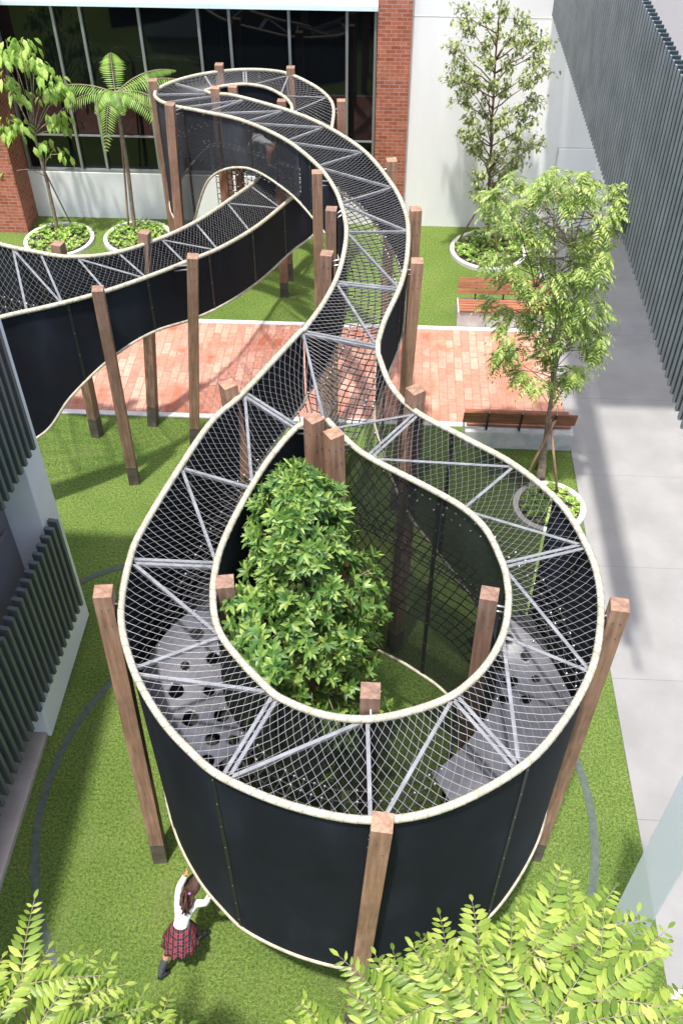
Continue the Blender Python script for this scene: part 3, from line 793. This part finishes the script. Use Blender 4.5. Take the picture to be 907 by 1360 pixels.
# ---- tall slender tree
b0 = P(646,333,0); t = empty('slender_tree', b0); tag(t, 'tall slender airy tree with small leaves in front of the white wall', 'tree')
tb = MB(); b = MB(); F0 = 21.2
top = onF(665,-10,F0)
tr_ = limb(tb, [b0, onF(650,250,F0), onF(655,130,F0), top], .05, .012, 8, .015)
random.seed(21)
def leafy_twig(tb, b, a, c, nl, ln, wd, spread=.12, r0=.016):
    pts = limb(tb, [a, a.lerp(c,.5)+rv()*.07, c], r0, .004, 5, .012, 4)
    for k in range(nl):
        q = pts[random.randint(len(pts)//3, len(pts)-1)] + rv()*spread*random.random()**.5
        d = rv(); d.z = -abs(d.z)*.8; leaf(b, q, d, Vector((0,0,1)), ln*random.uniform(.7,1.2), wd, .3)
spots = [(605,85),(612,110),(600,60),(620,30),(640,15),(660,40),(690,20),(715,35),(722,70),(700,60),(680,80),(650,75),(630,60),(640,100),(670,110),(705,100),(718,95),(610,130),(622,150),(640,140),(672,150),(695,140),(712,125),(615,175),(632,170),(660,165),(690,175),(640,195),(625,190),(705,160),(670,190),(696,192),(712,185),(650,215),(634,230),(660,240),(677,225),(640,262),(650,280),(632,250),(672,262),(660,205),(690,212),(600,100),(725,50),(665,5),(610,15),(655,110),(685,45),(625,95)]
for (px, py) in spots:
    c = onF(px, py, F0 + random.uniform(-.75,.55)); i = min(range(len(tr_)), key=lambda k: abs(tr_[k].z-(c.z-.7)))
    mid = tr_[i].lerp(c, .7) + rv()*.06
    limb(tb, [tr_[i], mid], .018, .009, 4, .02, 5)
    for q in range(5):
        e = c + rv()*random.uniform(.08,.30); leafy_twig(tb, b, mid, e, 17, .115, .055, .13, .007)
rel(tb.build('trunk', M['barkd'], t), b0); rel(b.build('crown', M['leaf_tall'], t), b0)
for (dx_, dy_) in ((-.75,.25),(.45,.3),(.2,-.5)):
    s_ = MB(); s_.tube([b0+Vector((dx_,dy_,0)), b0+Vector((0.03*dx_,0,1.75))], .022, 6); rel(s_.build('support_stake', M['stake'], t), b0)

# ---- propped pinnate tree at right
b0 = P(717,640,0); t = empty('propped_tree', b0); tag(t, 'multi stemmed tree with drooping feathery leaves, propped by crossed stakes near the bench', 'tree')
tb = MB(); b = MB(); random.seed(5)
F0 = (b0.y*CY - b0.x*SY*-1*0) ; F0 = 12.95
f1 = onF(737,470,F0)
stems = [limb(tb, [b0+Vector((dx_,0,0)), onF(727+dx_*30,560,F0), f1+Vector((dx_*1.5,0,0)), onF(ex,ey,F0+ef)], .032, .008, 7, .012) for (dx_, ex, ey, ef) in ((0,735,270,0),(.05,790,290,.3),(-.05,690,300,-.2),(.02,760,330,.5),(-.02,715,330,-.5))]
cs = []
for k in range(118):
    while True:
        x = random.gauss(745,48); y_ = random.uniform(228,520); hw = 105 if y_ < 340 else 100-(y_-340)*.28
        cx = 745 if y_ < 400 else 735
        if abs(x-cx) < hw and x < 842: break
    cs.append((x, y_))
cs += [(668,478),(672,470),(700,500),(712,505),(815,430),(800,455),(822,415),(800,400),(660,300),(655,340),(650,400),(665,420),(690,460),(835,262),(842,270),(830,290),(838,250),(820,300),(655,270),(700,245),(725,240),(745,262)]
for (px, py) in cs:
    c = onF(px, py, F0 + random.uniform(-.8,.7)); st = random.choice(stems); i = min(range(len(st)//3, len(st)), key=lambda k: abs(st[k].z-(c.z-.35)) + (st[k]-c).length*.3)
    c.x = min(c.x, 3.30)
    limb(tb, [st[i], st[i].lerp(c,.6)+Vector((0,0,.06))+rv()*.04, c], .010, .004, 4, .008, 4)
    out = (c-st[i]); out.z = 0
    for q in range(8):
        d = out.normalized()*.5 + rv(); d.z = d.z*.4 - .15
        pinnate(b, None, c + rv()*.09, d, Vector((0,0,1)), random.uniform(.20,.32), 6, .085, .028, .55)
rel(tb.build('trunk', M['bark'], t), b0); rel(b.build('crown', M['leaf_mid'], t), b0)
for (dx_, dy_) in ((-.42,-.25),(.28,-.42),(-.05,.35)):
    s_ = MB(); s_.tube([b0+Vector((dx_,dy_,0)), b0+Vector((-.12*dx_,-.1*dy_,1.45))], .024, 6); rel(s_.build('support_stake', M['stake'], t), b0)

# ---- shrub inside the ring
random.seed(11)
b0 = W(-.40, 6.9, 0); t = empty('leafy_tree', b0); tag(t, 'dense glossy bright green tree growing up through the middle of the climbing ring', 'tree')
tb = MB(); b = MB()
tk = limb(tb, [b0, b0+Vector((.05,.05,2.0)), b0+Vector((.0,.3,4.2))], .07, .02, 8, .02)
for k in range(1750):
    z = 1.3 + 4.05*random.random()**.8
    q = (z-1.3)/4.05
    cx, cy = -.62 + .20*q, 6.66 + .62*q
    rad = (.99 if q < .5 else .99*(1-((q-.5)/.5)**1.5)**.85) + .03
    rad *= 1 + .10*math.sin(z*5.3) + .12*math.sin(5*a+z*9)*math.sin(z*7) ; a = random.random()*6.283; rad *= 1+.10*math.sin(3*a+z*4)
    s_ = rad*(1-.55*random.random()**1.7)
    la_, fo_ = cx + s_*math.cos(a) - .06, cy + 1.1*s_*math.sin(a)
    if la_ < -1.14 + max(0, fo_-6)*.16 or random.random() < .12*(math.sin(4*a+z*6) > .4)*6: continue
    c = W(la_, fo_, z)
    up = (Vector((math.cos(a)*.8, math.sin(a)*.8, .75)) + rv()*.4).normalized()
    if k % 6 == 0:
        i = min(range(len(tk)), key=lambda j: abs(tk[j].z-(z-.4))); limb(tb, [tk[i], tk[i].lerp(c,.6), c], .012, .004, 3, .01, 4)
    rosette(b, c, up, random.randint(6,9), .14, .050, .95)
    if random.random() < .35: rosette(b, c+up*.05, up, 4, .085, .03, .5)
for k in range(95):
    py = random.uniform(785, 900); px = 303 + max(0, py-840)*.62 + random.uniform(0, 46)
    c = P(px, py, random.uniform(4.2, 4.75)); rosette(b, c, (Vector((-.3,-.3,.9))+rv()*.4).normalized(), random.randint(6,8), .13, .048, .95)
rel(tb.build('trunk', M['bark'], t), b0); rel(b.build('crown', M['leaf_bush'], t), b0)

# ---- foreground pinnate trees
def fore(name_label, base, spots, F_rng, seed, topz):
    random.seed(seed)
    t = empty('pinnate_tree', base); tag(t, name_label, 'tree', 'feathery light green treetops below the viewpoint')
    tb = MB(); b = MB(); low = Vector((base.x, base.y, topz-2.2)); limb(tb, [base, base.lerp(low,.5)+Vector((.05,.03,0)), low], .07, .045, 6, .02)
    for (px, py, z) in spots:
        c = P(px, py, z); j = low + (c-low)*.25; j.z = low.z+.3
        pts = limb(tb, [low, j, c.lerp(low,.25)+Vector((0,0,.05)), c], .02, .006, 4, .015, 5)
        out = Vector((c.x-low.x, c.y-low.y, 0)); out = out.normalized() if out.length > .01 else Vector((1,0,0))
        for q in range(5):
            a = random.uniform(-1.9,1.9) if q else 0
            d = Vector((out.x*math.cos(a)-out.y*math.sin(a), out.x*math.sin(a)+out.y*math.cos(a), random.uniform(.0,.55)))
            pinnate(b, tb, c + rv()*.03, d, Vector((0,0,1)), random.uniform(.42,.60), random.randint(9,11), .125, .037, .42, .003)
        for q in range(3):
            d = rv(); d.z = random.uniform(0,.4); pinnate(b, tb, pts[len(pts)//2+q*2] , d, Vector((0,0,1)), .42, 9, .11, .034, .4, .003)
    rel(tb.build('trunk', M['bark'], t), base); rel(b.build('crown', M['leaf_fore'], t), base)
sp = [(700,1232,5.5),(757,1222,5.5),(818,1275,5.2),(640,1262,5.3),(722,1275,5.3),(785,1305,5.6),(590,1298,5.1),(665,1310,5.5),(530,1318,4.8),(610,1335,5.2),(735,1335,5.7),(845,1340,5.0),
 (560,1360,4.9),(670,1365,5.6),(795,1365,5.5),(480,1368,4.6),(600,1400,5.0),(730,1395,5.7),(850,1395,5.1),(520,1400,4.7),(440,1395,4.4),(700,1300,4.3),(640,1340,4.2),(760,1350,4.4),(560,1330,4.1),(600,1290,4.0)]
fore('large feathery light green treetop at the front of the big mesh ring', W(.95,1.7,0), [(a_, b_+30, c_-.05) for a_, b_, c_ in sp], None, 3, 5.4)
sp = [(28,1290,4.9),(66,1322,4.9),(-5,1330,5.0),(105,1350,4.7),(155,1385,4.6),(45,1365,5.1),(5,1380,5.2),(200,1400,4.5),(100,1400,4.9),(-30,1330,5.1),(70,1350,4.0),(20,1340,4.0)]
fore('feathery light green treetop rising from the lower left corner', W(-2.3,2.1,0), [(a_-4, b_+26, c_-.1) for a_, b_, c_ in sp], None, 4, 4.9)

# ------------------------------------------------------------------ people
M['skin'] = mat('skin', (.50,.24,.15), .5); BS(M['skin']).inputs['Subsurface Weight'].default_value = .1
M['shirt'] = noisy('white_cotton', (.74,.74,.76), (.82,.82,.83), 12, .8, .25, 25)
M['hair'] = noisy('dark_hair', (.02,.010,.008), (.075,.032,.022), 30, .45, .5, 90, stretch=(1,1,.3))
M['sock'] = noisy('grey_sock', (.05,.055,.065), (.08,.085,.095), 30, .9)
M['shoe'] = mat('black_shoe', (.012,.012,.014), .3)
M['band'] = mat('purple_band', (.35,.16,.42), .6)
def plaid():
    m = mat('red_plaid', (.3,.02,.03), .8)
    tc = N(m, 'ShaderNodeTexCoord'); cols = []
    def wave(dirn, sc):
        w_ = N(m, 'ShaderNodeTexWave', wave_type='BANDS', bands_direction=dirn); w_.inputs['Scale'].default_value = sc; L(m, tc.outputs['Object'], w_.inputs[0]); return w_.outputs[0]
    r1 = ramp(m, wave('X', 5.2), [(.35, (.015,.006,.015)), (.6, (.30,.006,.018))]); r2 = ramp(m, wave('Z', 5.2), [(.25, (.25,.2,.3)), (.45, (1,1,1))])
    x = mixc(m, 1.0, r1.outputs[0], r2.outputs[0], 'MULTIPLY')
    r3 = ramp(m, wave('X', 10.4), [(.965, (0,0,0)), (.99, (1,1,1))]); x = mixc(m, r3.outputs[0], x, (.16,.12,.14))
    r4 = ramp(m, wave('Z', 10.4), [(.965, (0,0,0)), (.99, (1,1,1))]); x = mixc(m, r4.outputs[0], x, (.16,.12,.14))
    L(m, x, BS(m).inputs['Base Color']); return m
M['plaid'] = plaid()
def skin_obj(name, verts, edges, radii, m, parent=None, root=0, lv=2):
    me = bpy.data.meshes.new(name); me.from_pydata([tuple(v) for v in verts], edges, []); me.update()
    o = bpy.data.objects.new(name, me); COL.objects.link(o); me.materials.append(m)
    if parent: o.parent = parent
    o.modifiers.new('skin', 'SKIN')
    if not me.skin_vertices: me.attributes.new if False else None
    sv = me.skin_vertices[0].data
    for i, r_ in enumerate(radii):
        sv[i].radius = r_ if isinstance(r_, tuple) else (r_, r_); sv[i].use_root = (i == root)
    o.modifiers['skin'].use_smooth_shade = True
    s = o.modifiers.new('sub', 'SUBSURF'); s.levels = lv; s.render_levels = lv
    return o
def chain(vs, es, rs, start, pts, rad):
    prev = start
    for p, r_ in zip(pts, rad):
        vs.append(Vector(p)); rs.append(r_); es.append((prev, len(vs)-1)); prev = len(vs)-1
    return prev
def hand(vs, es, rs, wrist_i, wrist, d, palm_n, sc=1.0):
    """palm and five separate bent fingers"""
    d = d.normalized(); s = d.cross(palm_n).normalized(); n = s.cross(d).normalized()
    p1 = chain(vs, es, rs, wrist_i, [wrist+d*.03*sc], [(.020*sc,.012*sc)])
    base = vs[p1]
    for k, (off, ln) in enumerate(((-.020,.050),(-.007,.058),(.007,.055),(.020,.044))):
        r0 = base + s*off*sc + d*.028*sc
        chain(vs, es, rs, p1, [r0, r0+d*ln*.5*sc-n*.006*sc, r0+d*ln*.78*sc-n*.024*sc], [.0075*sc,.0068*sc,.0055*sc])
    r0 = base - s*.026*sc - n*.004
    chain(vs, es, rs, p1, [r0, r0 - s*.018*sc + d*.022*sc - n*.008*sc], [.0085*sc,.0065*sc])
def person(label, J, root_loc, skirt=True, legcol=None, group=None):
    """J: dict of joints in world coordinates"""
    rt = Vector(root_loc); q = {k: Vector(v)-rt for k, v in J.items()}
    vs = [q['pelvis']]; es = []; rs = [(.085,.07)]
    chest = chain(vs, es, rs, 0, [q['pelvis'].lerp(q['chest'],.5), q['chest']], [(.075,.06),(.088,.068)])
    nk = chain(vs, es, rs, chest, [q['neck'], q['neck'].lerp(q['head'],.45)], [.036,.036])
    hd = (q['head']-q['neck']).normalized()
    chain(vs, es, rs, nk, [q['head'], q['head']+hd*.06], [(.068,.076),(.055,.06)])
    for s in ('l', 'r'):
        sh = chain(vs, es, rs, chest, [q['sh_'+s]], [.040])
        e = chain(vs, es, rs, sh, [q['sh_'+s].lerp(q['el_'+s],.5), q['el_'+s], q['el_'+s].lerp(q['wr_'+s],.5), q['wr_'+s]], [.034,.029,.026,.019])
        hand(vs, es, rs, e, q['wr_'+s], (q['wr_'+s]-q['el_'+s]), Vector((0,0,-1)) if s else None, .95)
        hp = chain(vs, es, rs, 0, [q['hip_'+s]], [.068])
        chain(vs, es, rs, hp, [q['hip_'+s].lerp(q['kn_'+s],.5), q['kn_'+s], q['kn_'+s].lerp(q['an_'+s],.4), q['an_'+s], q['an_'+s].lerp(q['toe_'+s],.6)], [.060,.045,.043,.026,(.018,.012)])
    body = skin_obj('person', vs, es, rs, M['skin']); body.location = rt
    tag(body, label, 'person', group)
    # face: eyes, nose, mouth, ears
    f = q['face'] if 'face' in q else Vector((0,1,0)); fd = (Vector(J['face'])-Vector(J['head'])).normalized() if 'face' in J else Vector((0,1,0))
    sd_ = fd.cross(hd).normalized(); hc = q['head']
    b = MB()
    for sg in (-1, 1): b.ball(hc+fd*.070+sd_*.026*sg-hd*.0, .010, 6, 4)
    b.build('eyes', M['shoe'], body)
    b = MB(); b.ball(hc+fd*.078-hd*.012, (.011,.013,.014), 6, 4)
    for sg in (-1, 1): b.ball(hc+sd_*.074*sg-hd*.005, (.010,.014,.020), 6, 4)
    b.build('nose_and_ears', M['skin'], body)
    b = MB(); b.ball(hc+fd*.068-hd*.042, (.018,.008,.006), 6, 4); b.build('mouth', M['band'], body)
    # shirt
    vs = [q['pelvis'].lerp(q['chest'],-.02)]; es = []; rs = [(.098,.082)]
    ch = chain(vs, es, rs, 0, [q['pelvis'].lerp(q['chest'],.5), q['chest'], q['chest'].lerp(q['neck'],.7)], [(.092,.076),(.104,.082),(.055,.05)])
    ci = 2
    for s in ('l', 'r'):
        chain(vs, es, rs, ci, [q['sh_'+s], q['sh_'+s].lerp(q['el_'+s],.5), q['el_'+s], q['el_'+s].lerp(q['wr_'+s],.55), q['el_'+s].lerp(q['wr_'+s],.88)], [.050,.046,.042,.038,.030])
    skin_obj('shirt', vs, es, rs, M['shirt'], body)
    # hair cap + ponytail
    b = MB(); hc2 = hc - fd*.022 + hd*.042; n = 14
    Mq = Matrix.Identity(3)
    for i in range(7):
        pass
    cap = MB(); cap.ball((0,0,0), (.100,.108,.112), 16, 12)
    rot = Matrix((sd_, fd, hd)).transposed()
    cap.v = [tuple(hc2 + rot @ Vector(p_) + rv()*.0025) for p_ in cap.v]; cap.build('hair', M['hair'], body)
    if 'pony' in q:
        a = hc2 - fd*.085; b_ = q['pony']; b = MB()
        for k in range(26):
            o_ = rv()*.02; e_ = b_ + rv()*.06; m_ = a.lerp(b_,.55)+o_*3.6 + Vector((0,0,.015)); b.tube([a+o_*.6, a.lerp(m_,.5)+o_*2.2, m_, m_.lerp(e_,.6)+o_*.6, e_], [.012,.018,.020,.015,.004], 5)
        b.build('ponytail', M['hair'], body)
        b = MB(); ax_ = (b_-a).normalized(); u_ = ax_.cross(Vector((0,0,1))).normalized(); w_ = ax_.cross(u_)
        b.tube([a+ax_*.012+(u_*math.cos(k*math.pi/6)+w_*math.sin(k*math.pi/6))*.030 for k in range(12)], .018, 6, closed=True); b.build('hair_band', M['band'], body)
    if skirt:
        # pleated skirt: rings from the waist out over both thighs
        b = MB(); n = 48; vs = []; fs = []
        wc = q['pelvis'].lerp(q['chest'],.30); hem = (q['hip_l'].lerp(q['kn_l'],.58)+q['hip_r'].lerp(q['kn_r'],.58))/2
        ax_ = (hem-wc); sp = q['kn_l']-q['kn_r']; sx = (q['hip_l']-q['hip_r']).normalized()
        fw = ax_.cross(sx).normalized(); K = 9
        for i in range(K+1):
            t_ = i/K; c = wc+ax_*t_
            for k in range(n):
                a = 2*math.pi*k/n; pl_ = 1+(.07*t_+.0)*(1 if k % 4 < 2 else -1)
                rx = (.100+.115*t_**.8)*pl_; ry = (.090+.17*t_**.8)*pl_
                vs.append(c + sx*rx*math.cos(a) + fw*ry*math.sin(a))
        for i in range(K):
            for k in range(n): fs.append((i*n+k, i*n+(k+1) % n, (i+1)*n+(k+1) % n, (i+1)*n+k))
        b.add(vs, fs, True); o = b.build('skirt', M['plaid'], body); m_ = o.modifiers.new('solid','SOLIDIFY'); m_.thickness = .005
    for s in ('l', 'r'):
        vs = []; 
        a = q['kn_'+s].lerp(q['an_'+s], .08); vs = [a]; es = []; rs = [.049]
        chain(vs, es, rs, 0, [q['kn_'+s].lerp(q['an_'+s],.4), q['an_'+s], q['an_'+s].lerp(q['toe_'+s],.5)], [.048,.033,.03])
        skin_obj('sock', vs, es, rs, M['sock'], body)
        d = (q['toe_'+s]-q['an_'+s]); d.z = 0; d.normalize(); c = q['an_'+s].copy()
        vs = [Vector((c.x, c.y, q['toe_'+s].z))-d*.035]; es = []; rs = [(.034,.028)]
        chain(vs, es, rs, 0, [vs[0]+d*.07, vs[0]+d*.13, vs[0]+d*.175], [(.040,.040),(.040,.032),(.030,.022)])
        skin_obj('shoe', vs, es, rs, M['shoe'], body)
    return body
# girl pushing up against the lower rim of the ring
g = {}
g['an_l'] = P(212,1296,.09); g['toe_l'] = g['an_l'] + Vector((.10,.09,-.055))
g['kn_l'] = P(222,1268,.40); g['hip_l'] = P(233,1238,.70)
g['hip_r'] = P(245,1240,.70); g['kn_r'] = P(262,1243,.42); g['an_r'] = P(266,1241,.11); g['toe_r'] = g['an_r'] + Vector((.10,.08,-.075))
g['pelvis'] = (g['hip_l']+g['hip_r'])/2 + Vector((0,0,.06))
g['chest'] = P(247,1201,1.02); g['neck'] = P(251,1191,1.10); g['head'] = P(256,1178,1.20)
g['face'] = g['head'] + Vector((.06,.10,.03))
d = Vector((.11,-.03,0))
g['sh_l'] = g['chest'] + Vector((-.095,.05,.05)); g['sh_r'] = g['chest'] + Vector((.11,.0,.03))
g['wr_l'] = P(247,1161,1.45); g['el_l'] = g['sh_l'].lerp(g['wr_l'],.5) + Vector((-.03,0,-.02))
g['wr_r'] = P(279,1188,1.36); g['el_r'] = g['sh_r'].lerp(g['wr_r'],.55) + Vector((.03,-.02,-.06))
g['pony'] = P(247,1210,1.12)
person('schoolgirl in white shirt and red tartan skirt pushing at the rim of the ring', g, P(236,1270,0))
# child crawling inside the upper loop
c0 = neck.at(9.1, .42); z0 = c0.z-1.0
ax_ = (neck.at(9.7,.42)-neck.at(8.6,.42)); ax_.z = 0; ax_.normalize(); sd_ = ax_.cross(Vector((0,0,1)))
def K_(a, s_, z): return Vector((c0.x, c0.y, z0+.05)) + ax_*a + sd_*s_ + Vector((0,0,z))
g = {'pelvis': K_(-.25,0,.42), 'chest': K_(.12,0,.48), 'neck': K_(.22,0,.52), 'head': K_(.34,0,.56), 'face': K_(.46,0,.50),
     'sh_l': K_(.14,.12,.46), 'sh_r': K_(.14,-.12,.46), 'el_l': K_(.20,.17,.24), 'el_r': K_(.26,-.16,.26), 'wr_l': K_(.24,.18,.06), 'wr_r': K_(.36,-.17,.08),
     'hip_l': K_(-.27,.08,.38), 'hip_r': K_(-.27,-.08,.38), 'kn_l': K_(-.15,.10,.08), 'kn_r': K_(-.28,-.12,.08), 'an_l': K_(-.44,.10,.06), 'an_r': K_(-.56,-.12,.06),
     'toe_l': K_(-.52,.10,.03), 'toe_r': K_(-.64,-.12,.03)}
person('child in a white shirt crawling behind the mesh wall of the upper loop', g, Vector((c0.x, c0.y, z0)), skirt=False)
